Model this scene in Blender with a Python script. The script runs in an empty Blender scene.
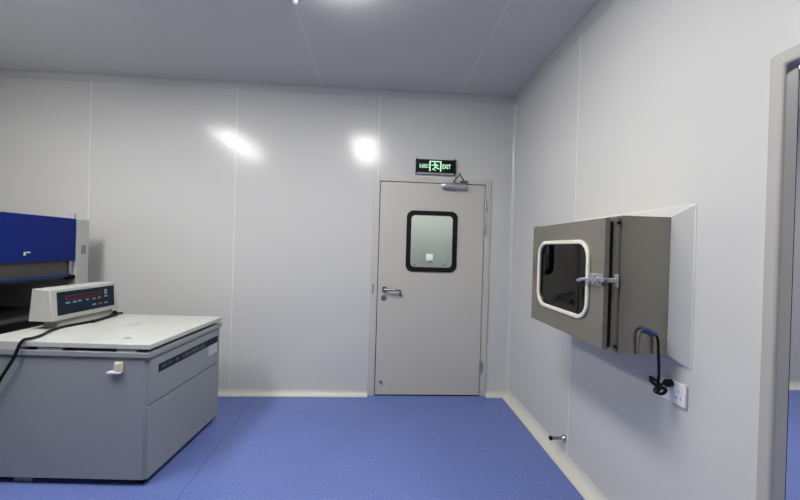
import bpy, bmesh, math
from mathutils import Vector, Matrix

SC = bpy.context.scene
COL = SC.collection
PI = math.pi
LAMP = 36.0

# ------------------------------------------------------------------ materials
def mat(name, rgb, rough=0.5, metal=0.0, spec=0.5, bump=None, var=None, coat=0.0,
        emit=None, estr=0.0, speck=None):
    m = bpy.data.materials.new(name); m.use_nodes = True
    nt = m.node_tree; b = nt.nodes['Principled BSDF']
    b.inputs['Base Color'].default_value = (*rgb, 1)
    b.inputs['Roughness'].default_value = rough
    b.inputs['Metallic'].default_value = metal
    b.inputs['Specular IOR Level'].default_value = spec
    b.inputs['Coat Weight'].default_value = coat
    if emit:
        b.inputs['Emission Color'].default_value = (*emit, 1)
        b.inputs['Emission Strength'].default_value = estr
    tc = nt.nodes.new('ShaderNodeTexCoord')
    def noise(scale, detail=3):
        n = nt.nodes.new('ShaderNodeTexNoise')
        n.inputs['Scale'].default_value = scale
        n.inputs['Detail'].default_value = detail
        nt.links.new(tc.outputs['Object'], n.inputs['Vector'])
        return n
    col_out = None
    if var:                                   # (scale, amount): faint blotchy wear
        n = noise(var[0]); r = nt.nodes.new('ShaderNodeValToRGB')
        a = var[1]
        r.color_ramp.elements[0].position = 0.3
        r.color_ramp.elements[1].position = 0.7
        r.color_ramp.elements[0].color = (*[c * (1 - a) for c in rgb], 1)
        r.color_ramp.elements[1].color = (*[min(1, c * (1 + a)) for c in rgb], 1)
        nt.links.new(n.outputs['Fac'], r.inputs['Fac'])
        col_out = r.outputs['Color']
    if speck:                                 # (scale, colour, threshold)
        for sc_, c_, th_ in speck:
            v = noise(sc_, 1); r = nt.nodes.new('ShaderNodeValToRGB')
            r.color_ramp.elements[0].position = th_
            r.color_ramp.elements[1].position = min(1, th_ + 0.06)
            nt.links.new(v.outputs['Fac'], r.inputs['Fac'])
            mx = nt.nodes.new('ShaderNodeMixRGB')
            nt.links.new(r.outputs['Color'], mx.inputs['Fac'])
            if col_out: nt.links.new(col_out, mx.inputs['Color1'])
            else: mx.inputs['Color1'].default_value = (*rgb, 1)
            mx.inputs['Color2'].default_value = (*c_, 1)
            col_out = mx.outputs['Color']
    if col_out: nt.links.new(col_out, b.inputs['Base Color'])
    if bump:                                  # list of (scale, strength, distance)
        prev = None
        for sc_, st_, di_ in bump:
            n = noise(sc_, 2); bp = nt.nodes.new('ShaderNodeBump')
            bp.inputs['Strength'].default_value = st_
            bp.inputs['Distance'].default_value = di_
            nt.links.new(n.outputs['Fac'], bp.inputs['Height'])
            if prev: nt.links.new(prev, bp.inputs['Normal'])
            prev = bp.outputs['Normal']
        nt.links.new(prev, b.inputs['Normal'])
    return m

def glass(name, tint, refl=0.04):
    m = bpy.data.materials.new(name); m.use_nodes = True
    nt = m.node_tree; nt.nodes.clear()
    o = nt.nodes.new('ShaderNodeOutputMaterial'); mx = nt.nodes.new('ShaderNodeMixShader')
    t = nt.nodes.new('ShaderNodeBsdfTransparent'); g = nt.nodes.new('ShaderNodeBsdfGlossy')
    f = nt.nodes.new('ShaderNodeFresnel'); f.inputs['IOR'].default_value = 1.5
    t.inputs['Color'].default_value = (*tint, 1); g.inputs['Roughness'].default_value = 0.01
    nt.links.new(f.outputs[0], mx.inputs[0]); nt.links.new(t.outputs[0], mx.inputs[1])
    nt.links.new(g.outputs[0], mx.inputs[2]); nt.links.new(mx.outputs[0], o.inputs[0])
    return m

def dust_sheen(name, rgb, mix):  # part-clear pane with a painted tone for dust and reflection
    m = mat(name, rgb, .3); nt = m.node_tree
    o = nt.nodes['Material Output']; p = nt.nodes['Principled BSDF']
    mx = nt.nodes.new('ShaderNodeMixShader'); mx.inputs[0].default_value = mix
    t = nt.nodes.new('ShaderNodeBsdfTransparent'); t.inputs[0].default_value = (.7, .7, .68, 1)
    nt.links.new(t.outputs[0], mx.inputs[1]); nt.links.new(p.outputs[0], mx.inputs[2]); nt.links.new(mx.outputs[0], o.inputs[0])
    return m

M = dict(
    handle=mat('satin_steel_handle', (.30, .29, .28), .35, 1.0),
    wall=mat('wall_panel_paint', (.56, .56, .545), .19, spec=.36, bump=[(260, .05, .001), (2.2, .12, .02)]),
    ceil=mat('ceiling_panel_paint', (.56, .56, .555), .36),
    seam=mat('seam_sealant', (.70, .71, .70), .28),
    cove=mat('cove_skirting_pvc', (.60, .585, .53), .38),
    covew=mat('cove_aluminium_white', (.56, .56, .545), .17),
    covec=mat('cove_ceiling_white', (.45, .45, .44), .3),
    floor=mat('blue_vinyl', (.105, .150, .39), .42, var=(3.0, .05), bump=[(220, .12, .002)],
              speck=[(130, (.20, .25, .50), .60), (170, (.065, .10, .30), .62)]),
    seamd=mat('floor_weld_line', (.045, .06, .20), .5),
    door=mat('door_grey_paint', (.50, .485, .44), .42, bump=[(300, .03, .001)]),
    frame=mat('door_frame_paint', (.50, .485, .45), .40),
    frame2=mat('doorway_frame_paint', (.41, .40, .37), .42),
    black=mat('black_rubber', (.004, .004, .004), .6, spec=.25),
    dark=mat('dark_gap', (.004, .004, .004), .8, spec=.15),
    chrome=mat('brushed_nickel', (.50, .49, .48), .28, 1.0),
    alu=mat('silver_aluminium', (.55, .55, .58), .35, .9),
    armst=mat('dull_arm_steel', (.22, .22, .22), .45, .6),
    steel=mat('stainless_sheet', (.285, .268, .228), .26, .70, var=(4, .04), bump=[(1.7, .08, .02)]),
    steel2=mat('stainless_sheet_inner', (.18, .17, .15), .35, .8),
    trimw=mat('white_flashing', (.52, .52, .50), .35),
    gasket=mat('ivory_rubber', (.62, .60, .52), .5),
    white=mat('white_plastic', (.78, .79, .80), .35),
    body=mat('centrifuge_grey_paint', (.262, .278, .285), .42, bump=[(500, .06, .001)]),
    rim=mat('centrifuge_rim_grey', (.27, .28, .28), .40),
    lid=mat('centrifuge_lid_white', (.48, .485, .46), .36, var=(7, .05)),
    putty=mat('console_putty_plastic', (.43, .43, .40), .45),
    navy=mat('console_navy_panel', (.004, .012, .026), .45, spec=.2),
    red=mat('display_red_window', (.045, .006, .014), .45, spec=.2),
    redl=mat('display_red_outline', (.20, .04, .06), .5),
    tblue=mat('legend_pale_blue', (.15, .23, .31), .5),
    tgreen=mat('legend_green', (.13, .22, .16), .5),
    tred=mat('legend_red', (.24, .04, .05), .5),
    strip=mat('nameplate_dark', (.006, .009, .018), .45, spec=.2),
    print_=mat('nameplate_lettering', (.16, .18, .22), .4),
    paper=mat('paper_label', (.50, .53, .56), .6),
    printg=mat('faded_grey_print', (.42, .42, .44), .5),
    beige=mat('beige_latch_plastic', (.62, .58, .47), .45),
    blue=mat('cabinet_blue_paint', (.0025, .015, .145), .4, spec=.15),
    blue2=mat('sash_handle_blue', (.010, .028, .105), .4, spec=.3),
    bench=mat('bench_grey_paint', (.42, .42, .42), .42),
    inner=mat('bench_inner_steel', (.15, .145, .125), .42, .5),
    benchd=mat('bench_dark_base', (.025, .025, .027), .6),
    cable=mat('black_cable_pvc', (.006, .006, .008), .45, spec=.2),
    gcable=mat('grey_cable_pvc', (.13, .13, .13), .45),
    plugb=mat('blue_connector', (.012, .06, .22), .4),
    signk=mat('exit_sign_black', (.003, .005, .004), .4, spec=.2),
    signg=mat('exit_sign_green_glow', (.25, .6, .35), .4, emit=(.66, 1.0, .72), estr=0.55),
    lamp=mat('lamp_diffuser', (.9, .9, .9), .4, emit=(1.0, .985, .955), estr=LAMP),
    lamph=mat('lamp_housing', (.75, .75, .75), .4),
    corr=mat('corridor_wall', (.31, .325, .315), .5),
    glass=glass('clear_pane', (.90, .94, .92)),
    sash=dust_sheen('smoked_pane_dust_sheen', (.135, .13, .115), .55),  # dust and the reflected room put into the pane colour
    tint=glass('smoked_pane', (.50, .50, .47)),
)

# ------------------------------------------------------------------ mesh tools
class MB:
    def __init__(s): s.bm = bmesh.new()
    def box(s, x0, x1, y0, y1, z0, z1):
        v = [s.bm.verts.new((x, y, z)) for x in (x0, x1) for y in (y0, y1) for z in (z0, z1)]
        for f in ((0,1,3,2),(4,6,7,5),(0,4,5,1),(2,3,7,6),(0,2,6,4),(1,5,7,3)):
            s.bm.faces.new([v[i] for i in f])
        return s
    def hexa(s, a, b):                        # two quads (4 points each) joined
        va = [s.bm.verts.new(p) for p in a]; vb = [s.bm.verts.new(p) for p in b]
        n = len(va)
        s.bm.faces.new(va); s.bm.faces.new(vb[::-1])
        for i in range(n):
            s.bm.faces.new([va[i], vb[i], vb[(i+1) % n], va[(i+1) % n]])
        return s
    def ring(s, outer, inner, off):           # closed loops of equal count, extruded by off
        off = Vector(off); n = len(outer)
        L = []
        for k in (0, 1):
            L.append([s.bm.verts.new(Vector(p) + off * k) for p in outer])
            L.append([s.bm.verts.new(Vector(p) + off * k) for p in inner])
        o0, i0, o1, i1 = L
        for i in range(n):
            j = (i + 1) % n
            s.bm.faces.new([o0[i], o0[j], i0[j], i0[i]])
            s.bm.faces.new([o1[i], i1[i], i1[j], o1[j]])
            s.bm.faces.new([o0[i], o1[i], o1[j], o0[j]])
            s.bm.faces.new([i0[i], i0[j], i1[j], i1[i]])
        return s
    def prism(s, poly, off):
        off = Vector(off)
        return s.hexa([Vector(p) for p in poly], [Vector(p) + off for p in poly])
    def tube(s, path, r, n=10, cap=True):
        path = [Vector(p) for p in path]
        rs = r if isinstance(r, (list, tuple)) else [r] * len(path)
        prev = None; up = Vector((0.13, 0.29, 0.95)).normalized()
        rings = []
        for i, p in enumerate(path):
            t = (path[min(i+1, len(path)-1)] - path[max(i-1, 0)]).normalized()
            if prev is None:
                a = t.cross(up)
                if a.length < .1: a = t.cross(Vector((1, 0, 0)))
            else: a = prev - t * prev.dot(t)
            a.normalize(); prev = a; b = t.cross(a)
            rings.append([s.bm.verts.new(p + (a * math.cos(k*2*PI/n) + b * math.sin(k*2*PI/n)) * rs[i]) for k in range(n)])
        for A, B in zip(rings, rings[1:]):
            for k in range(n):
                s.bm.faces.new([A[k], A[(k+1) % n], B[(k+1) % n], B[k]])
        if cap:
            s.bm.faces.new(rings[0][::-1]); s.bm.faces.new(rings[-1])
        return s
    def cyl(s, p0, p1, r, r1=None, n=24): return s.tube([p0, p1], [r, r if r1 is None else r1], n)
    def text(s, body, place, size, bold=0):           # place(x,y,k)->Vector, k=0/1 back/front; size=(w,h)
        cu = bpy.data.curves.new('t', 'FONT'); cu.body = body; cu.offset = bold
        ob = bpy.data.objects.new('t', cu); COL.objects.link(ob)
        dg = bpy.context.evaluated_depsgraph_get(); dg.update()
        me = bpy.data.meshes.new_from_object(ob.evaluated_get(dg))
        xs = [v.co.x for v in me.vertices]; ys = [v.co.y for v in me.vertices]
        if xs:
            x0, x1, y0, y1 = min(xs), max(xs), min(ys), max(ys)
            vs = [s.bm.verts.new(place((v.co.x-x0)/(x1-x0)*size[0], (v.co.y-y0)/(y1-y0)*size[1])) for v in me.vertices]
            for p in me.polygons:
                try: s.bm.faces.new([vs[i] for i in p.vertices])
                except ValueError: pass
        bpy.data.objects.remove(ob); bpy.data.curves.remove(cu); bpy.data.meshes.remove(me)
        return s

def spline(pts, k=8):
    pts = [Vector(p) for p in pts]; out = []
    for i in range(len(pts)-1):
        p0, p1, p2, p3 = pts[max(i-1,0)], pts[i], pts[i+1], pts[min(i+2,len(pts)-1)]
        for j in range(k):
            t = j / k
            out.append(.5*((2*p1)+(-p0+p2)*t+(2*p0-5*p1+4*p2-p3)*t*t+(-p0+3*p1-3*p2+p3)*t**3))
    return out + [pts[-1]]

def rrect(a0, a1, b0, b1, r, n=8):            # rounded rectangle, list of (a,b)
    P = []
    for ca, cb, s0 in ((a1-r, b1-r, 0), (a0+r, b1-r, PI/2), (a0+r, b0+r, PI), (a1-r, b0+r, 1.5*PI)):
        for i in range(n+1):
            t = s0 + PI/2*i/n
            P.append((ca + r*math.cos(t), cb + r*math.sin(t)))
    return P

def finish(name, mb, m, parent=None, bevel=0.0, seg=2, origin=None):
    bm = mb.bm
    bmesh.ops.recalc_face_normals(bm, faces=bm.faces)
    base = parent
    while base is not None and base.parent is not None: base = base.parent
    if base is not None and not base.get('_local', 0):
        bmesh.ops.translate(bm, verts=bm.verts, vec=-base.location)
    elif base is None and origin is not None:
        bmesh.ops.translate(bm, verts=bm.verts, vec=-Vector(origin))
    me = bpy.data.meshes.new(name); bm.to_mesh(me); bm.free()
    for p in me.polygons: p.use_smooth = True
    me.set_sharp_from_angle(angle=math.radians(38))
    o = bpy.data.objects.new(name, me); COL.objects.link(o)
    me.materials.append(M[m])
    if parent is not None: o.parent = parent
    elif origin is not None: o.location = origin
    if bevel:
        md = o.modifiers.new('edge', 'BEVEL'); md.width = bevel; md.segments = seg
        md.limit_method = 'ANGLE'; md.angle_limit = math.radians(40); md.harden_normals = False
    return o

def thing(name, label, cat, loc, rotz=0, group=None, kind=None, local=False):
    o = bpy.data.objects.new(name, None); COL.objects.link(o)
    o.location = loc; o.rotation_euler = (0, 0, rotz); o.empty_display_size = .1
    o['label'] = label; o['category'] = cat
    if group: o['group'] = group
    if kind: o['kind'] = kind
    if local: o['_local'] = 1
    return o

def tag(o, label, cat, group=None):
    o['label'] = label; o['category'] = cat
    if group: o['group'] = group
    return o

def struct(name, mb, m, label=None, cat=None, bevel=0.0):
    o = finish(name, mb, m, bevel=bevel); o['kind'] = 'structure'
    if label: o['label'] = label; o['category'] = cat
    return o

def dup(root, loc, label, group=None):
    r = root.copy(); COL.objects.link(r); r.location = loc; r['label'] = label
    for ch in list(root.children):
        c = ch.copy(); COL.objects.link(c); c.parent = r
        for g in list(ch.children):
            d = g.copy(); COL.objects.link(d); d.parent = c
    return r

# ------------------------------------------------------------------ room dimensions (metres)
D = 3.379          # back wall face
XR = 1.295         # right wall face
XL = -3.68         # left wall face
YF = -4.80         # wall behind the viewer
H = 2.93
TH = .055
DX0, DX1, DZ = -.085, 1.068, 2.112            # entry door frame outline
JY = 1.107                                   # right doorway, far jamb
XB = 6.0                                     # far side of adjoining room
YB = 3.64                                    # back wall of adjoining room
YC = 4.86                                    # corridor wall seen through the door pane

struct('floor', MB().box(XL-.1, XB+.1, YF-.1, YC+.1, -.06, 0), 'floor', 'speckled blue vinyl floor of the clean room', 'floor')
struct('ceiling', MB().box(XL-.1, XB+.1, YF-.1, YC+.1, H, H+.06), 'ceil', 'grey panelled ceiling of the clean room', 'ceiling')
b = MB()
b.box(XL, DX0+.004, D, D+TH, 0, H); b.box(DX1-.004, XR+TH, D, D+TH, 0, H); b.box(DX0+.004, DX1-.004, D, D+TH, DZ-.004, H)
struct('wall_back', b, 'wall', 'white glossy panel wall around the grey entry door', 'wall')
PY0, PY1, PZ0, PZ1 = 1.441, 2.195, 1.0, 1.592  # pass box body
b = MB()
b.box(XR, XR+TH, YF, .08, 0, H); b.box(XR, XR+TH, .08, JY-.004, 2.096, H)
b.box(XR, XR+TH, JY-.004, PY0+.004, 0, H); b.box(XR, XR+TH, PY1-.004, D, 0, H)
b.box(XR, XR+TH, PY0+.004, PY1-.004, 0, PZ0+.004); b.box(XR, XR+TH, PY0+.004, PY1-.004, PZ1-.004, H)
struct('wall_right', b, 'wall', 'white glossy panel wall holding the stainless pass box', 'wall')
struct('wall_left', MB().box(XL-TH, XL, YF, D+TH, 0, H), 'wall', 'white panel wall behind the blue clean bench', 'wall')
struct('wall_front', MB().box(XL-TH, XB, YF-TH, YF, 0, H), 'wall', 'white panel wall facing the entry door', 'wall')
struct('wall_adjoining_back', MB().box(XR+TH, XB, YB, YB+TH, 0, H), 'wall', 'white wall seen at the far side of the right doorway', 'wall')
struct('wall_adjoining_right', MB().box(XB, XB+TH, YF, YB+TH, 0, H), 'wall', 'far side wall of the adjoining room', 'wall')
struct('wall_corridor', MB().box(-1.6, XR+TH, YC, YC+TH, 0, H), 'corr', 'grey corridor wall seen through the door pane', 'wall')
struct('wall_corridor_left', MB().box(-1.6-TH, -1.6, D+TH, YC+TH, 0, H), 'corr', 'left end wall of the corridor behind the door', 'wall')
struct('wall_corridor_right', MB().box(XR, XR+TH, D+TH, YC, 0, H), 'corr', 'right end wall of the corridor behind the door', 'wall')

# seams between panels, floor weld, corner coves
n = 0
def trim(mb, m, label, bevel=0.0):
    global n
    n += 1
    return struct('trim_%d' % n, mb, m, label, 'trim', bevel)
trim(MB().box(-2.695, -2.689, D-.0016, D, .06, H-.03), 'seam', 'white sealed wall seam above the blue clean bench')
trim(MB().box(-1.383, -1.377, D-.0016, D, .06, H-.03), 'seam', 'white sealed wall seam behind the centrifuge corner')
trim(MB().box(-.048, -.042, D-.0016, D, DZ, H-.03), 'seam', 'white sealed wall seam above the left door jamb')
trim(MB().box(XR-.0016, XR, 2.273, 2.279, .06, H-.03), 'seam', 'white sealed seam on the right wall above the door stop')
for x, t in ((-.583, 'ceiling seam beside the small chrome fitting'), (.73, 'ceiling seam above the exit sign')):
    trim(MB().box(x-.003, x+.003, YF, D, H-.0016, H), 'seam', t)
trim(MB().prism([(-1.082, 1.9, 0), (-1.078, 1.9, 0), (-1.134, D-.05, 0), (-1.138, D-.05, 0)], (0, 0, .0008)), 'seamd', 'dark weld line in the blue floor')

def cove(p0, p1, da, db, r, lip=0.0, k=8):    # concave quarter strip along p0-p1
    p0, p1, da, db = Vector(p0), Vector(p1), Vector(da), Vector(db)
    pts = [(0, 0), (r, 0)]
    if lip: pts.append((r, lip))
    R = r - lip
    for i in range(k+1):
        t = PI/2*i/k
        pts.append((r - R*math.sin(t), r - R*math.cos(t)))
    if lip: pts.append((0, r))
    seen = []
    for q in pts:
        if not seen or (abs(q[0]-seen[-1][0]) + abs(q[1]-seen[-1][1])) > 1e-6: seen.append(q)
    return MB().prism([p0 + da*a + db*c for a, c in seen], p1 - p0)
X1, Y1, Z1 = Vector((1, 0, 0)), Vector((0, 1, 0)), Vector((0, 0, 1))
trim(cove((XR, D, .07), (XR, D, H-.06), -X1, -Y1, .034), 'covew', 'rounded white corner strip between back and right walls')
trim(cove((XL, D, H), (XR, D, H), -Y1, -Z1, .06), 'covec', 'rounded strip where ceiling meets the back wall')
trim(cove((XR, YF, H), (XR, D, H), -X1, -Z1, .06), 'covec', 'rounded strip where ceiling meets the right wall')
trim(cove((XL, YF, H), (XL, D, H), X1, -Z1, .04), 'covec', 'rounded strip where ceiling meets the left wall')
def base(nm, mb, lab): return struct('baseboard_' + nm, mb, 'cove', lab, 'skirting')
base('back', cove((XL, D, 0), (DX0, D, 0), -Y1, Z1, .048, .004), 'coved ivory skirting left of the entry door')
base('back_right', cove((DX1, D, 0), (XR, D, 0), -Y1, Z1, .048, .004), 'short coved ivory skirting right of the entry door')
base('right', cove((XR, JY, 0), (XR, D, 0), -X1, Z1, .07, .004), 'coved ivory skirting below the pass box wall')
base('right_front', cove((XR, YF, 0), (XR, .08, 0), -X1, Z1, .07, .004), 'coved ivory skirting on the near end of the right wall')
base('left', cove((XL, YF, 0), (XL, D, 0), X1, Z1, .07, .004), 'coved ivory skirting along the left wall')
base('adjoining', cove((XR+TH, YB, 0), (XB, YB, 0), -Y1, Z1, .07, .004), 'coved ivory skirting beyond the right doorway')

# ------------------------------------------------------------------ entry door
d1 = thing('door_1', 'grey flush entry door with a black-edged window below the exit sign', 'door', (.505, D, 0), kind='structure')
LX0, LX1, LZ1 = -.013, 1.003, 2.062          # leaf
fy = D - .014
b = MB()
for x0, x1 in ((DX0, LX0-.007), (LX1+.007, DX1)): b.box(x0, x1, fy, D+TH+.01, 0, DZ)
b.box(LX0-.007, LX1+.007, fy, D+TH+.01, LZ1+.007, DZ)
fr = finish('door_frame', b, 'frame', d1, .003)
b = MB()
b.box(LX0-.009, LX0+.004, D+.042, D+.05, 0, LZ1); b.box(LX1-.004, LX1+.009, D+.042, D+.05, 0, LZ1); b.box(LX0, LX1, D+.042, D+.05, LZ1-.004, LZ1+.009)
finish('seal', b, 'dark', d1)
finish('strike_plate', MB().box(DX0+.022, DX0+.0302, fy-.0015, fy+.002, .985, 1.075), 'dark', fr)
WX0, WX1, WZ0, WZ1 = .247, .742, 1.205, 1.795
hx0, hx1, hz0, hz1 = WX0+.022, WX1-.022, WZ0+.022, WZ1-.022
ly0, ly1 = D-.008, D+.036
b = MB()
b.box(LX0, hx0, ly0, ly1, .012, LZ1); b.box(hx1, LX1, ly0, ly1, .012, LZ1)
b.box(hx0, hx1, ly0, ly1, .012, hz0); b.box(hx0, hx1, ly0, ly1, hz1, LZ1)
leaf = finish('door_leaf', b, 'door', d1)
o_ = [(x, ly0-.010, z) for x, z in rrect(WX0, WX1, WZ0, WZ1, .065)]
i_ = [(x, ly0-.010, z) for x, z in rrect(WX0+.045, WX1-.045, WZ0+.045, WZ1-.045, .04)]
finish('window_gasket', MB().ring(o_, i_, (0, .012, 0)), 'black', leaf)
finish('window_pane', MB().box(hx0, hx1, ly0+.004, ly0+.008, hz0, hz1), 'glass', leaf)
finish('bottom_gap_fill', MB().box(LX0, LX1, ly0+.004, ly1-.004, 0, .012), 'dark', leaf)  # near-black strip filling the gap under the leaf
hd = finish('lever_handle', MB().cyl((.052, ly0, 1.028), (.052, ly0-.009, 1.028), .027).cyl((.052, ly0-.009, 1.028), (.052, ly0-.05, 1.028), .010)
            .tube(spline([(.045, ly0-.05, 1.028), (.10, ly0-.054, 1.026), (.165, ly0-.054, 1.026), (.196, ly0-.052, 1.024), (.202, ly0-.044, 1.012), (.200, ly0-.03, .992), (.199, ly0-.016, .978)], 5), .0105), 'handle', leaf)
finish('key_escutcheon', MB().cyl((.045, ly0, .945), (.045, ly0-.008, .945), .027).cyl((.045, ly0-.008, .945), (.045, ly0-.018, .945), .011), 'armst', leaf)
finish('floor_bolt', MB().cyl((.040, ly0, .139), (.040, ly0-.006, .139), .016).cyl((.040, ly0-.006, .139), (.040, ly0-.016, .139), .009), 'chrome', leaf)
for z in (1.862, 1.642, .285):
    finish('hinge', MB().cyl((1.013, fy-.006, z-.055), (1.013, fy-.006, z+.055), .0105, n=16).box(1.013, 1.034, fy-.002, fy+.001, z-.05, z+.05), 'chrome', d1)
# closer: body on the leaf, folded arm to the frame head
b = MB()
b.box(.578, .812, ly0-.056, ly0, 2.010, 2.068)
cl = finish('door_closer', b, 'alu', leaf, .018, 3)
finish('closer_end_cap', MB().cyl((.580, ly0-.028, 2.039), (.562, ly0-.028, 2.039), .020, .016), 'white', cl)
arm = MB()
arm.cyl((.690, ly0-.028, 2.060), (.690, ly0-.028, 2.090), .012)
arm.tube([(.690, ly0-.028, 2.085), (.716, ly0-.15, 2.128)], .0085)
arm.cyl((.716, ly0-.15, 2.116), (.716, ly0-.15, 2.142), .012)
arm.tube([(.716, ly0-.15, 2.132), (.790, fy-.018, 2.092)], .0065)
finish('closer_arm', arm, 'armst', leaf)
finish('closer_bracket', MB().box(.758, .828, fy-.030, fy, 2.076, 2.096), 'armst', fr, .003)

# ------------------------------------------------------------------ right doorway
d2 = thing('door_2', 'open doorway with a plain grey metal frame on the right wall', 'doorway', (XR, .6, 0), kind='structure')
b = MB()
xa, xb = XR-.012, XR+.046; DZ2 = 2.10
b.prism([(xa, y, z) for y, z in ((JY, 0), (JY, DZ2), (.08, DZ2), (.08, 0), (.127, 0), (.127, DZ2-.047), (JY-.047, DZ2-.047), (JY-.047, 0))], (xb-xa, 0, 0))
f2 = finish('door_frame', b, 'frame2', d2, .011, 4)
b = MB()
b.prism([(xb, y, z) for y, z in ((JY-.02, 0), (JY-.02, DZ2-.02), (.10, DZ2-.02), (.10, 0), (.122, 0), (.122, DZ2-.042), (JY-.042, DZ2-.042), (JY-.042, 0))], (.002, 0, 0))
finish('seal', b, 'dark', f2)

# ------------------------------------------------------------------ exit sign
ex = thing('exit_sign', 'small black exit sign with glowing green running figure above the door', 'sign', (.517, D-.015, 2.150))
sx0, sx1, sz0, sz1 = .318, .705, 2.148, 2.294
finish('housing', MB().box(sx0+.006, sx1-.006, D-.026, D, sz0+.012, sz1-.004), 'signk', ex, .002)
for x in (sx0, sx1-.010):
    finish('end_cap', MB().box(x, x+.010, D-.034, D, sz0+.002, sz1+.004), 'black', ex, .002)
finish('bottom_rail', MB().box(sx0+.010, sx1-.010, D-.032, D, sz0, sz0+.014), 'alu', ex, .003)
gy = D - .0268
pl = lambda x0, z0: (lambda x, y: Vector((x0+x, gy, z0+y)))
finish('sign_lettering', MB().text('安全出口', pl(.352, 2.205), (.088, .044), .022), 'signg', ex)['label'] = 'green Chinese characters on the left'
finish('sign_lettering', MB().text('EXIT', pl(.575, 2.203), (.082, .044), .03), 'signg', ex)['label'] = 'green word EXIT on the right'
b = MB()
px0, px1, pz0, pz1 = .448, .566, 2.176, 2.276
b.box(px0, px0+.013, gy-.0006, gy+.001, pz0, pz1); b.box(px1-.013, px1, gy-.0006, gy+.001, pz0, pz1); b.box(px0+.013, px1-.013, gy-.0006, gy+.001, pz1-.010, pz1)
b.cyl((.500, gy+.001, 2.256), (.500, gy-.0008, 2.256), .0085)
def limb(pts, w):
    pts = [(px_-.009, pz_) for px_, pz_ in pts]
    for (xa_, za_), (xb_, zb_) in zip(pts, pts[1:]):
        dx, dz = xb_-xa_, zb_-za_; l = math.hypot(dx, dz); nx, nz = -dz/l*w, dx/l*w
        b.hexa([(xa_+nx, gy-.0006, za_+nz), (xb_+nx, gy-.0006, zb_+nz), (xb_-nx, gy-.0006, zb_-nz), (xa_-nx, gy-.0006, za_-nz)],
               [(xa_+nx, gy+.001, za_+nz), (xb_+nx, gy+.001, zb_+nz), (xb_-nx, gy+.001, zb_-nz), (xa_-nx, gy+.001, za_-nz)])
limb([(.511, 2.246), (.521, 2.216)], .0085)
limb([(.509, 2.243), (.492, 2.232), (.479, 2.238)], .0042)
limb([(.516, 2.243), (.536, 2.238), (.545, 2.226)], .0042)
limb([(.517, 2.218), (.503, 2.203), (.486, 2.192)], .0052)
limb([(.523, 2.217), (.538, 2.203), (.556, 2.201)], .0052)
limb([(.504, 2.187), (.520, 2.187)], .004)
finish('running_figure', b, 'signg', ex)

# ------------------------------------------------------------------ pass box on the right wall
pb = thing('pass_box', 'stainless steel wall pass box with an ivory-edged window on the right wall', 'pass box', (1.17, 1.82, PZ0))
bx0, bx1 = 1.030, 1.72
t_ = .02
b = MB()
b.box(bx0, bx1, PY0, PY0+t_, PZ0, PZ1); b.box(bx0, bx1, PY1-t_, PY1, PZ0, PZ1)
b.box(bx0, bx1, PY0+t_, PY1-t_, PZ0, PZ0+t_); b.box(bx0, bx1, PY0+t_, PY1-t_, PZ1-t_, PZ1)
body = finish('body', b, 'steel', pb)
finish('rear_panel', MB().box(bx1-.012, bx1, PY0+t_, PY1-t_, PZ0+t_, PZ1-t_), 'steel2', pb)
# recessed inner lip behind the door edge
def lip(x0, x1, e, wd):
    return (MB().box(x0, x1, PY0+e, PY0+e+wd, PZ0+e, PZ1-e).box(x0, x1, PY1-e-wd, PY1-e, PZ0+e, PZ1-e)
            .box(x0, x1, PY0+e+wd, PY1-e-wd, PZ0+e, PZ0+e+wd).box(x0, x1, PY0+e+wd, PY1-e-wd, PZ1-e-wd, PZ1-e))
finish('front_lip', lip(1.009, bx0, .008, .02), 'steel', pb)
finish('door_seal', lip(.993, 1.009, .026, .016), 'black', pb)
for z in (PZ1-.03, PZ0+.03):
    finish('locating_pin', MB().cyl((1.018, PY0+.001, z), (1.018, PY0+.009, z), .007), 'dark', pb)
dx0, dx1 = .972, .993
dy0, dy1, dz0, dz1 = 1.466, 2.178, 1.010, 1.582
wy0, wy1, wz0, wz1 = 1.566, 2.088, 1.108, 1.492
iy0, iy1, iz0, iz1 = wy0+.016, wy1-.016, wz0+.016, wz1-.016
b = MB()
out = []
# door slab with a round-cornered opening
inner = rrect(iy0, iy1, iz0, iz1, .075, 8)
def to_edge(p):
    cy, cz = (dy0+dy1)/2, (dz0+dz1)/2
    return p
no = len(inner); outer = []
for i, (a, c) in enumerate(inner):
    q = i // 9; k = i % 9
    ya = dy1 if q in (0, 3) else dy0; zc = dz1 if q in (0, 1) else dz0
    # walk along the slab outline: first half of each corner on one side, then the other
    if q == 0: pt = (ya, c if k < 4 else zc) if k != 4 else (ya, zc); pt = (ya, c + (zc-c)*k/4) if k <= 4 else (a + (ya-a)*(8-k)/4, zc)
    if q == 1: pt = (a + (ya-a)*k/4, zc) if k <= 4 else (ya, c + (zc-c)*(8-k)/4)
    if q == 2: pt = (ya, c + (zc-c)*k/4) if k <= 4 else (a + (ya-a)*(8-k)/4, zc)
    if q == 3: pt = (a + (ya-a)*k/4, zc) if k <= 4 else (ya, c + (zc-c)*(8-k)/4)
    outer.append(pt)
b.ring([(dx0, y, z) for y, z in outer], [(dx0, y, z) for y, z in inner], (dx1-dx0, 0, 0))
pdoor = finish('door', b, 'steel', pb)
# soft rounded gasket: stack of two rings
g = MB()
def gring(o_in, o_out, x0, x1):
    g.ring([(x0, y, z) for y, z in rrect(wy0+o_out, wy1-o_out, wz0+o_out, wz1-o_out, .09-o_out)],
           [(x0, y, z) for y, z in rrect(wy0+o_in, wy1-o_in, wz0+o_in, wz1-o_in, .09-o_in)], (x1-x0, 0, 0))
gring(.0205, 0, dx0-.012, dx0+.002)
gk = finish('window_gasket', g, 'gasket', pdoor, .005, 3)
finish('window_pane', MB().box(dx0+.008, dx0+.012, iy0, iy1, iz0, iz1), 'tint', pdoor)
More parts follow.
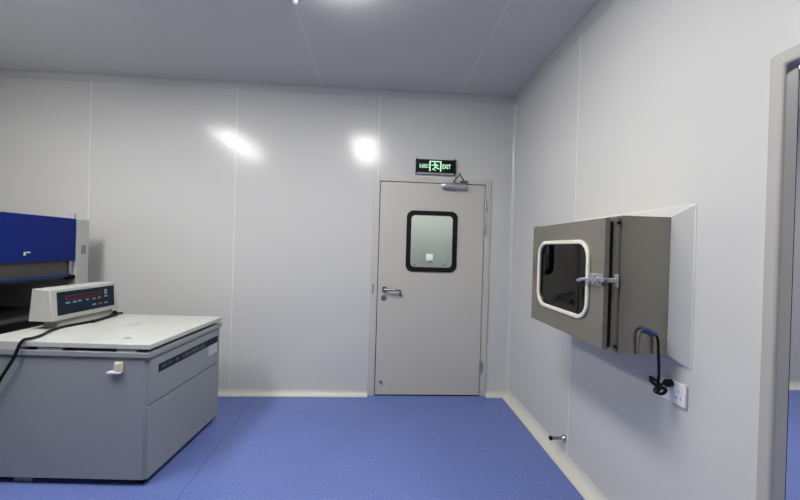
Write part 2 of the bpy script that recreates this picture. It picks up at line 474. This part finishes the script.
# toggle latch bridging door edge and body
lz = 1.312
l = MB()
l.box(dx0-.006, dx0, 1.470, 1.560, lz-.026, lz+.026)
l.box(dx0-.024, dx0-.006, 1.476, 1.548, lz-.010, lz+.010)
l.cyl((dx0-.020, 1.500, lz-.022), (dx0-.020, 1.500, lz+.022), .007, n=12)
l.cyl((dx0-.020, 1.540, lz-.020), (dx0-.020, 1.540, lz+.020), .007, n=12)
lat = finish('latch', l, 'alu', pdoor, .002)
finish('latch_lever', MB().tube(spline([(dx0-.020, 1.545, lz-.002), (dx0-.032, 1.58, lz-.006), (dx0-.034, 1.592, lz-.012), (dx0-.034, 1.606, lz-.013)], 4), .0075), 'alu', pdoor)
k = MB()
k.box(dx0-.018, 1.014, 1.4325, 1.4425, lz-.007, lz+.011)
k.box(dx0-.018, dx0-.006, 1.4325, 1.476, lz-.007, lz+.009)
k.box(1.004, 1.018, 1.4335, 1.4492, lz-.026, lz+.028)
finish('latch_keeper', k, 'alu', pb, .002)
for z in (dz1-.012, dz0+.012):
    finish('hinge', MB().box(.990, 1.032, dy1-.02, dy1+.016, z-.010, z+.010).cyl((.998, dy1+.010, z-.022), (.998, dy1+.010, z+.022), .008, n=12), 'steel2', pb)
# sloped white flashing, box side to wall
q0 = [(1.247, PY0-.0005, PZ0-.0005), (1.247, PY1+.0005, PZ0-.0005), (1.247, PY1+.0005, PZ1+.0005), (1.247, PY0-.0005, PZ1+.0005)]
q1 = [(XR, 1.372, .957), (XR, 2.258, .957), (XR, 2.258, 1.640), (XR, 1.372, 1.640)]
b = MB()
vi = [b.bm.verts.new(p) for p in q0]; vo = [b.bm.verts.new(p) for p in q1]
vb = [b.bm.verts.new((XR, p[1], p[2])) for p in q0]
for i in range(4):
    j = (i+1) % 4
    b.bm.faces.new([vi[i], vi[j], vo[j], vo[i]]); b.bm.faces.new([vo[i], vo[j], vb[j], vb[i]]); b.bm.faces.new([vi[i], vb[i], vb[j], vi[j]])
fl = finish('wall_flashing', b, 'trimw', pb)
b = MB()
for i in range(4):
    b.tube([q1[i], q1[(i+1) % 4]], .0035, 8)
finish('sealant_bead', b, 'seam', fl)

# ------------------------------------------------------------------ socket and cord
so = thing('wall_socket', 'white double power socket on the wall below the pass box corner', 'socket', (XR, 1.446, .79))
finish('plate', MB().box(XR-.013, XR, 1.381, 1.510, .790, .885), 'white', so, .003)
b = MB()
for yy in (1.415,):
    b.box(XR-.0135, XR-.012, yy-.012, yy-.009, .815, .828); b.box(XR-.0135, XR-.012, yy+.009, yy+.012, .815, .828); b.box(XR-.0135, XR-.012, yy-.0015, yy+.0015, .842, .855)
finish('socket_slots', b, 'dark', so)
pc = thing('power_cord', 'black power cord with blue connector from pass box to wall socket', 'cord', (1.21, 1.43, .84))
finish('cable', MB().tube(spline([(1.178, 1.428, 1.088), (1.190, 1.424, 1.07), (1.194, 1.422, 1.0), (1.198, 1.422, .93), (1.198, 1.424, .885), (1.200, 1.428, .862), (1.222, 1.440, .866), (1.250, 1.452, .872), (1.262, 1.453, .872)], 6), .0055), 'cable', pc)
finish('grey_lead', MB().tube(spline([(1.111, 1.436, .998), (1.110, 1.432, 1.04), (1.112, 1.429, 1.09), (1.120, 1.428, 1.106), (1.130, 1.428, 1.106)], 5), .005), 'gcable', pc)
finish('connector', MB().tube([(1.128, 1.428, 1.106), (1.136, 1.428, 1.104), (1.158, 1.428, 1.097), (1.164, 1.428, 1.095), (1.184, 1.427, 1.087)], [.009, .012, .012, .009, .008]), 'plugb', pc)
b = MB()
for kk in range(4):
    c0 = Vector((1.184 + .004*kk, 1.422 + .004*kk, .889 - .004*kk))
    b.tube([c0 + Vector((.026*math.cos(t) + .004*math.sin(t), .008*math.sin(t+kk), -.019*math.cos(t) + .0075*math.sin(t))) for t in [i*2*PI/18 for i in range(19)]], .0042, 8)
for kk in range(4):
    c0 = Vector((1.212 + .005*kk, 1.428 + .003*kk, .850 - .003*kk))
    b.tube([c0 + Vector(((.027-.003*kk)*math.cos(t), .009*math.sin(t+kk), (.011+.002*kk)*math.sin(t) + .004*math.cos(t+kk))) for t in [i*2*PI/18 for i in range(19)]], .0042, 8)
finish('cord_bundle', b, 'cable', pc)
finish('plug', MB().tube([(1.244, 1.450, .871), (1.256, 1.452, .872), (1.258, 1.452, .872), (XR-.013, 1.454, .872)], [.008, .012, .017, .017], 12), 'cable', pc)

# ------------------------------------------------------------------ door stop
ds = thing('door_stop', 'short chrome door stop low on the right wall above the skirting', 'door stop', (XR, 2.32, .16))
finish('flange', MB().cyl((XR+.003, 2.32, .160), (XR-.006, 2.32, .160), .026).cyl((XR-.006, 2.32, .160), (XR-.016, 2.32, .160), .016, .011), 'chrome', ds)
finish('shaft', MB().tube([(XR-.014, 2.32, .160), (XR-.085, 2.32, .160), (XR-.088, 2.32, .160)], [.010, .010, .012]), 'handle', ds)
finish('rubber_tip', MB().tube([(XR-.088, 2.32, .160), (XR-.092, 2.32, .160), (XR-.104, 2.32, .160), (XR-.107, 2.32, .160)], [.011, .0145, .0145, .010], 14), 'dark', ds)

# ------------------------------------------------------------------ centrifuge
W = .8055
ce = thing('centrifuge', 'large grey floor-standing centrifuge with a white lid', 'centrifuge', (-1.3189, 2.0994, 0), -.0473, local=True)
DEP = .985
finish('body', MB().box(-DEP, -.010, 0, W, .038, .7485), 'body', ce, .004, 2)
finish('front_panel', MB().box(-.012, .0045, .006, W-.002, .472, .744), 'body', ce, .002)
finish('front_panel', MB().box(-.012, .0045, .006, W-.002, .040, .4655), 'body', ce, .002)
finish('side_panel', MB().box(-DEP+.02, -.018, -.004, .001, .041, .743), 'body', ce, .001)
finish('top_rim', MB().box(-DEP-.01, .015, -.015, W+.015, .749, .780), 'rim', ce, .003)
finish('lid_gap_fill', MB().box(-.72, -.030, .03, W-.02, .780, .799), 'dark', ce)  # near-black block stands for the shade in the gap under the lid
lid = finish('lid', MB().box(-.733, .0135, -.0135, W+.0135, .799, .828), 'lid', ce, .003)
finish('rear_deck', MB().box(-DEP-.008, -.735, -.0135, W+.0135, .780, .828), 'lid', ce, .002)
for w0, w1 in ((.49, .63), (.065, .18)):
    finish('lid_bumper', MB().box(-w1, -w0, -.008, .03, .780, .796), 'rim', ce)
finish('lid_lock', MB().prism([(-.203+.024*math.cos(t), .107+.018*math.sin(t), .828) for t in [i*PI/12 for i in range(24)]], (0, 0, .004)), 'printg', lid)
finish('lid_lock_core', MB().prism([(-.203+.013*math.cos(t), .107+.009*math.sin(t), .832) for t in [i*PI/12 for i in range(24)]], (0, 0, .002)), 'armst', lid)
b = MB()
for i in range(6):
    b.box(-.475+i*.0125, -.475+i*.0125+.008, .43+.006*(i % 2), .56-.012*(i % 3), .828, .8284)
finish('printed_notice', b, 'printg', lid)
npl = finish('nameplate', MB().box(.0045, .0062, .080, .775, .637, .686), 'strip', ce)
tp = lambda y0, z0: (lambda x, y: Vector((.0066, y0+x, z0+y)))
b = MB()
for word, y_, w_ in (('J2-21', .105, .105), ('M', .245, .03), ('CENTRIFUGE', .315, .27)):
    finish('nameplate_lettering', MB().text(word, tp(y_, .650), (w_, .023)), 'print_', npl)
st = finish('sticker', MB().box(.0045, .0054, .645, .768, .560, .632), 'paper', ce)
b = MB()
for i in range(5): b.box(.0054, .0058, .655, .755-.02*(i % 2), .570+i*.012, .574+i*.012)
finish('sticker_print', b, 'printg', st)
lt = finish('side_latch', MB().box(-.184, -.138, -.020, -.004, .662, .724).box(-.176, -.152, -.028, -.020, .676, .718), 'beige', ce, .003)
finish('latch_lip', MB().prism([(-.218, -.030, .662), (-.142, -.030, .662), (-.142, -.002, .662), (-.205, -.002, .662)], (0, 0, .010)), 'white', lt)
for w, u, m in ((.725, .05, 'body'), (.06, .06, 'dark'), (.06, W-.06, 'dark'), (.92, W-.06, 'dark')):
    finish('foot', MB().box(-w-.055 if m == 'body' else -w-.03, -w+.055 if m == 'body' else -w+.03, u-.03, u+.03, 0, .04), m, ce, .004)
# control console on the rear deck
b = MB()
b.hexa([(-.930, .315, .828), (-.820, .315, .828), (-.835, .335, .885), (-.930, .335, .885)],
       [(-.930, .785, .828), (-.820, .785, .828), (-.835, .760, .885), (-.930, .760, .885)])
cb = finish('console_base', b, 'putty', ce, .005)
b = MB()
b.hexa([(-.950, .243, .882), (-.796, .243, .882), (-.812, .240, 1.090), (-.928, .240, 1.094)],
       [(-.950, .793, .882), (-.796, .793, .882), (-.812, .762, 1.090), (-.928, .762, 1.094)])
co = finish('control_console', b, 'putty', ce, .006, 3)
def cpan(u0, u1, z0, z1, off):
    f = lambda z: -.796 - .016*(z-.882)/.208 + off
    return [(f(z0), u0, z0), (f(z0), u1, z0), (f(z1), u1, z1), (f(z1), u0, z1)]
def cplate(b, u0, u1, z0, z1, off, th):
    b.prism(cpan(u0, u1, z0, z1, off), (th, 0, 0)); return b
finish('control_panel', cplate(MB(), .283, .745, .914, 1.068, -.001, .003), 'navy', co, .001)
b = MB()
cplate(b, .345, .617, 1.036, 1.0375, .0022, .0006); cplate(b, .345, .617, 1.009, 1.0105, .0022, .0006)
cplate(b, .345, .348, 1.0105, 1.036, .0022, .0006); cplate(b, .614, .617, 1.0105, 1.036, .0022, .0006)
finish('display_outline', b, 'redl', co)
finish('display', cplate(MB(), .348, .614, 1.0105, 1.036, .0021, .0006), 'red', co)
for u, z, m, wd in ((.356, .990, 'tblue', .032), (.408, .990, 'tblue', .028), (.446, .992, 'tblue', .028), (.506, .992, 'tgreen', .026), (.562, .990, 'tgreen', .028), (.606, .991, 'tgreen', .024),
                    (.560, .948, 'tblue', .032), (.614, .948, 'tred', .034), (.664, .946, 'tgreen', .028), (.666, 1.030, 'tblue', .024), (.666, .996, 'tblue', .030)):
    finish('button', cplate(MB(), u-wd/2, u+wd/2, z-(.006 if z != 1.030 else .018), z+(.006 if z != 1.030 else .018), .0021, .0008), m, co)

def cw(u, w, z):                              # centrifuge-local to room
    c, s = math.cos(.0473), math.sin(.0473)
    return (-1.3189 + u*s - w*c, 2.0994 + u*c + w*s, z)
r_ = .0082
P = [(.80, .775, .8400), (.765, .79, .842), (.735, .80, .850), (.70, .785, .843), (.62, .765, .8378), (.51, .750, .8378), (.40, .775, .8378), (.315, .790, .8378), (.20, .765, .8378),
     (.10, .715, .8378), (.03, .695, .8385), (0, .695, .8405), (-.018, .699, .840), (-.029, .707, .822), (-.033, .718, .785), (-.036, .745, .72), (-.036, .800, .63), (-.04, .87, .50), (-.05, .97, .34), (-.06, 1.05, .18), (-.08, 1.10, .05), (-.14, 1.12, .008), (-.30, 1.12, .0065)]
cc = thing('console_cable', 'black cable trailing over the white centrifuge lid and down its side', 'cable', cw(.3, .79, .828))
finish('cable', MB().tube(spline([cw(*p) for p in P], 6), r_), 'cable', cc)
P2 = [(.66, .775, .8378), (.71, .790, .840), (.745, .800, .862), (.762, .795, .852), (.750, .780, .838), (.70, .768, .8378), (.60, .752, .8378), (.47, .735, .8378)]
finish('cable_loop', MB().tube(spline([cw(*p) for p in P2], 6), .0078), 'cable', cc)

# ------------------------------------------------------------------ clean bench
be = thing('clean_bench', 'clean bench with a deep blue hood behind the centrifuge', 'bench', (-2.93, 2.4, 0))
BX0, BX1, BY0, BY1, BZ = -3.36, -2.50, 1.60, 3.152, 1.590
for y0, y1 in ((BY0, BY0+.125), (BY1-.125, BY1)):
    ep = finish('end_panel', MB().box(BX0, BX1, y0, y1, .03, BZ-.003), 'bench', be, .004)
finish('sticker', MB().box(BX1, BX1+.0012, 3.078, 3.122, 1.298, 1.372), 'armst', ep)
iy_0, iy_1 = BY0+.125, BY1-.125
finish('hood', MB().box(BX0, BX1-.022, iy_0, iy_1, 1.250, BZ-.006), 'bench', be)
hp = finish('hood_panel', MB().box(BX1-.022, BX1+.002, iy_0+.002, iy_1-.004, 1.246, BZ), 'blue', be, .004)
finish('hood_lock', MB().box(BX1+.002, BX1+.006, 2.600, 2.645, 1.315, 1.323).box(BX1+.002, BX1+.006, 2.600, 2.612, 1.297, 1.323), 'white', hp)
finish('mounting_bracket', MB().box(BX1-.06, BX1-.02, 3.020, 3.050, BZ-.006, BZ+.046), 'bench', be, .003)
finish('sash', MB().box(BX1-.040, BX1-.034, iy_0+.01, iy_1-.035, 1.100, 1.250), 'sash', be)
finish('sash_rail', MB().box(BX1-.040, BX1-.020, iy_1-.034, iy_1-.012, 1.100, 1.250), 'alu', be)
finish('sash_handle', MB().box(BX1-.042, BX1-.004, iy_0+.01, iy_1-.035, 1.116, 1.142), 'blue2', be, .004)
finish('handle_bracket', MB().box(BX1-.040, BX1+.004, iy_1-.060, iy_1-.004, 1.098, 1.130), 'dark', be, .003)
finish('inner_lining', MB().box(BX0+.02, BX0+.03, iy_0, iy_1, .86, 1.25), 'inner', be)
wt = finish('worktop', MB().box(BX0, BX1+.010, iy_0, iy_1, .832, .858), 'benchd', be, .003)
finish('edge_strip', MB().box(BX1+.010, BX1+.014, iy_0, iy_1, .838, .856), 'inner', wt)
finish('base_cabinet', MB().box(BX0+.02, BX1-.06, iy_0, iy_1, .06, .832), 'benchd', be)
for y in (BY0+.06, BY1-.06):
    for x in (BX0+.08, BX1-.08):
        finish('foot', MB().cyl((x, y, 0), (x, y, .032), .028), 'dark', be)

# ------------------------------------------------------------------ small things
sw = thing('light_switch', 'white light switch on the corridor wall seen through the door window', 'switch', (.68, YC, 1.26))
finish('plate', MB().box(.640, .735, YC-.010, YC, 1.262, 1.358), 'white', sw, .003)
finish('rocker', MB().box(.668, .707, YC-.013, YC-.010, 1.285, 1.335), 'white', sw, .002)
for x, lab in ((.483, 'left'), (.900, 'right')):
    tag(finish('screw_cap', MB().cyl((x, YC+.003, 1.204), (x, YC-.005, 1.204), .010), 'dark', origin=(x, YC, 1.204)),
        'tiny dark screw cap below the corridor light switch, %s one of two' % lab, 'screw cap', 'screw caps on the corridor wall')
cf = thing('ceiling_fitting', 'small chrome fitting on the ceiling at the top edge of the photo', 'ceiling fitting', (-.565, 2.185, H))
finish('collar', MB().cyl((-.565, 2.185, H), (-.565, 2.185, H-.008), .030, .026), 'armst', cf)
finish('head', MB().tube([(-.565, 2.185, H-.006), (-.565, 2.185, H-.016), (-.565, 2.185, H-.024), (-.565, 2.185, H-.028)], [.018, .018, .013, .004], 16), 'white', cf)

# ------------------------------------------------------------------ ceiling lamps
LW, LL, LD = .34, 1.22, .055
la = thing('ceiling_light', 'long white ceiling lamp mirrored in the back wall left of the door', 'light', (-.255, 1.39, H), group='ceiling lamps', local=True)
finish('housing', MB().box(-LW/2, LW/2, -LL/2, LL/2, -.018, 0), 'lamph', la)
b = MB()
prof = [(-LW/2+.004, 0, -.018), (LW/2-.004, 0, -.018), (LW/2-.010, 0, -.040), (LW/2-.04, 0, -LD), (-LW/2+.04, 0, -LD), (-LW/2+.010, 0, -.040)]
b.prism([(x, -LL/2+.004, z) for x, y, z in prof], (0, LL-.008, 0))
finish('diffuser', b, 'lamp', la)
for loc, lab in (((-2.15, 1.36, H), 'long ceiling lamp above the centrifuge, mirrored in the wall beside it'),
                 ((3.0, 2.85, H), 'unseen ceiling lamp added to light the back wall of the adjoining room'),  # added out of view to brighten the wall beyond the doorway
                 ((2.5, -.45, H), 'unseen ceiling lamp added in the adjoining room to light the doorway jamb'),  # added out of view so the jamb face gets light
                 ((.50, 4.16, H), 'unseen ceiling lamp added to light the corridor behind the entry door')):  # added out of view to brighten what the door pane shows
    dup(la, loc, lab)

for o in list(SC.objects):
    if '_local' in o.keys(): del o['_local']

# ------------------------------------------------------------------ world, camera, view
w = bpy.data.worlds.new('World'); SC.world = w; w.use_nodes = True
w.node_tree.nodes['Background'].inputs[0].default_value = (.05, .05, .055, 1)
w.node_tree.nodes['Background'].inputs[1].default_value = 0.2
cam = bpy.data.cameras.new('Camera'); co_ = bpy.data.objects.new('Camera', cam); COL.objects.link(co_)
cam.sensor_width = 36; cam.lens = 36 * 350 / 800; cam.clip_start = .02
yaw, pit, rol = .0563, -.0043, .0291
F = Vector((math.sin(yaw)*math.cos(pit), math.cos(yaw)*math.cos(pit), math.sin(pit)))
R0 = Vector((math.cos(yaw), -math.sin(yaw), 0)); U0 = R0.cross(F)
Rr = R0*math.cos(rol) + U0*math.sin(rol); Uu = -R0*math.sin(rol) + U0*math.cos(rol)
mt = Matrix((Rr, Uu, -F)).transposed().to_4x4(); mt.translation = (0, 0, 1.4234)
co_.matrix_world = mt
SC.camera = co_
vs = SC.view_settings
vs.view_transform = 'Standard'; vs.look = 'None'; vs.gamma = 1; vs.use_curve_mapping = False
vs.exposure = 0.30
try:
    SC.cycles.max_bounces = 10; SC.cycles.diffuse_bounces = 5; SC.cycles.glossy_bounces = 5
    SC.cycles.transparent_max_bounces = 10
    SC.cycles.use_denoising = True
    SC.cycles.sample_clamp_indirect = 6.0
except Exception: pass
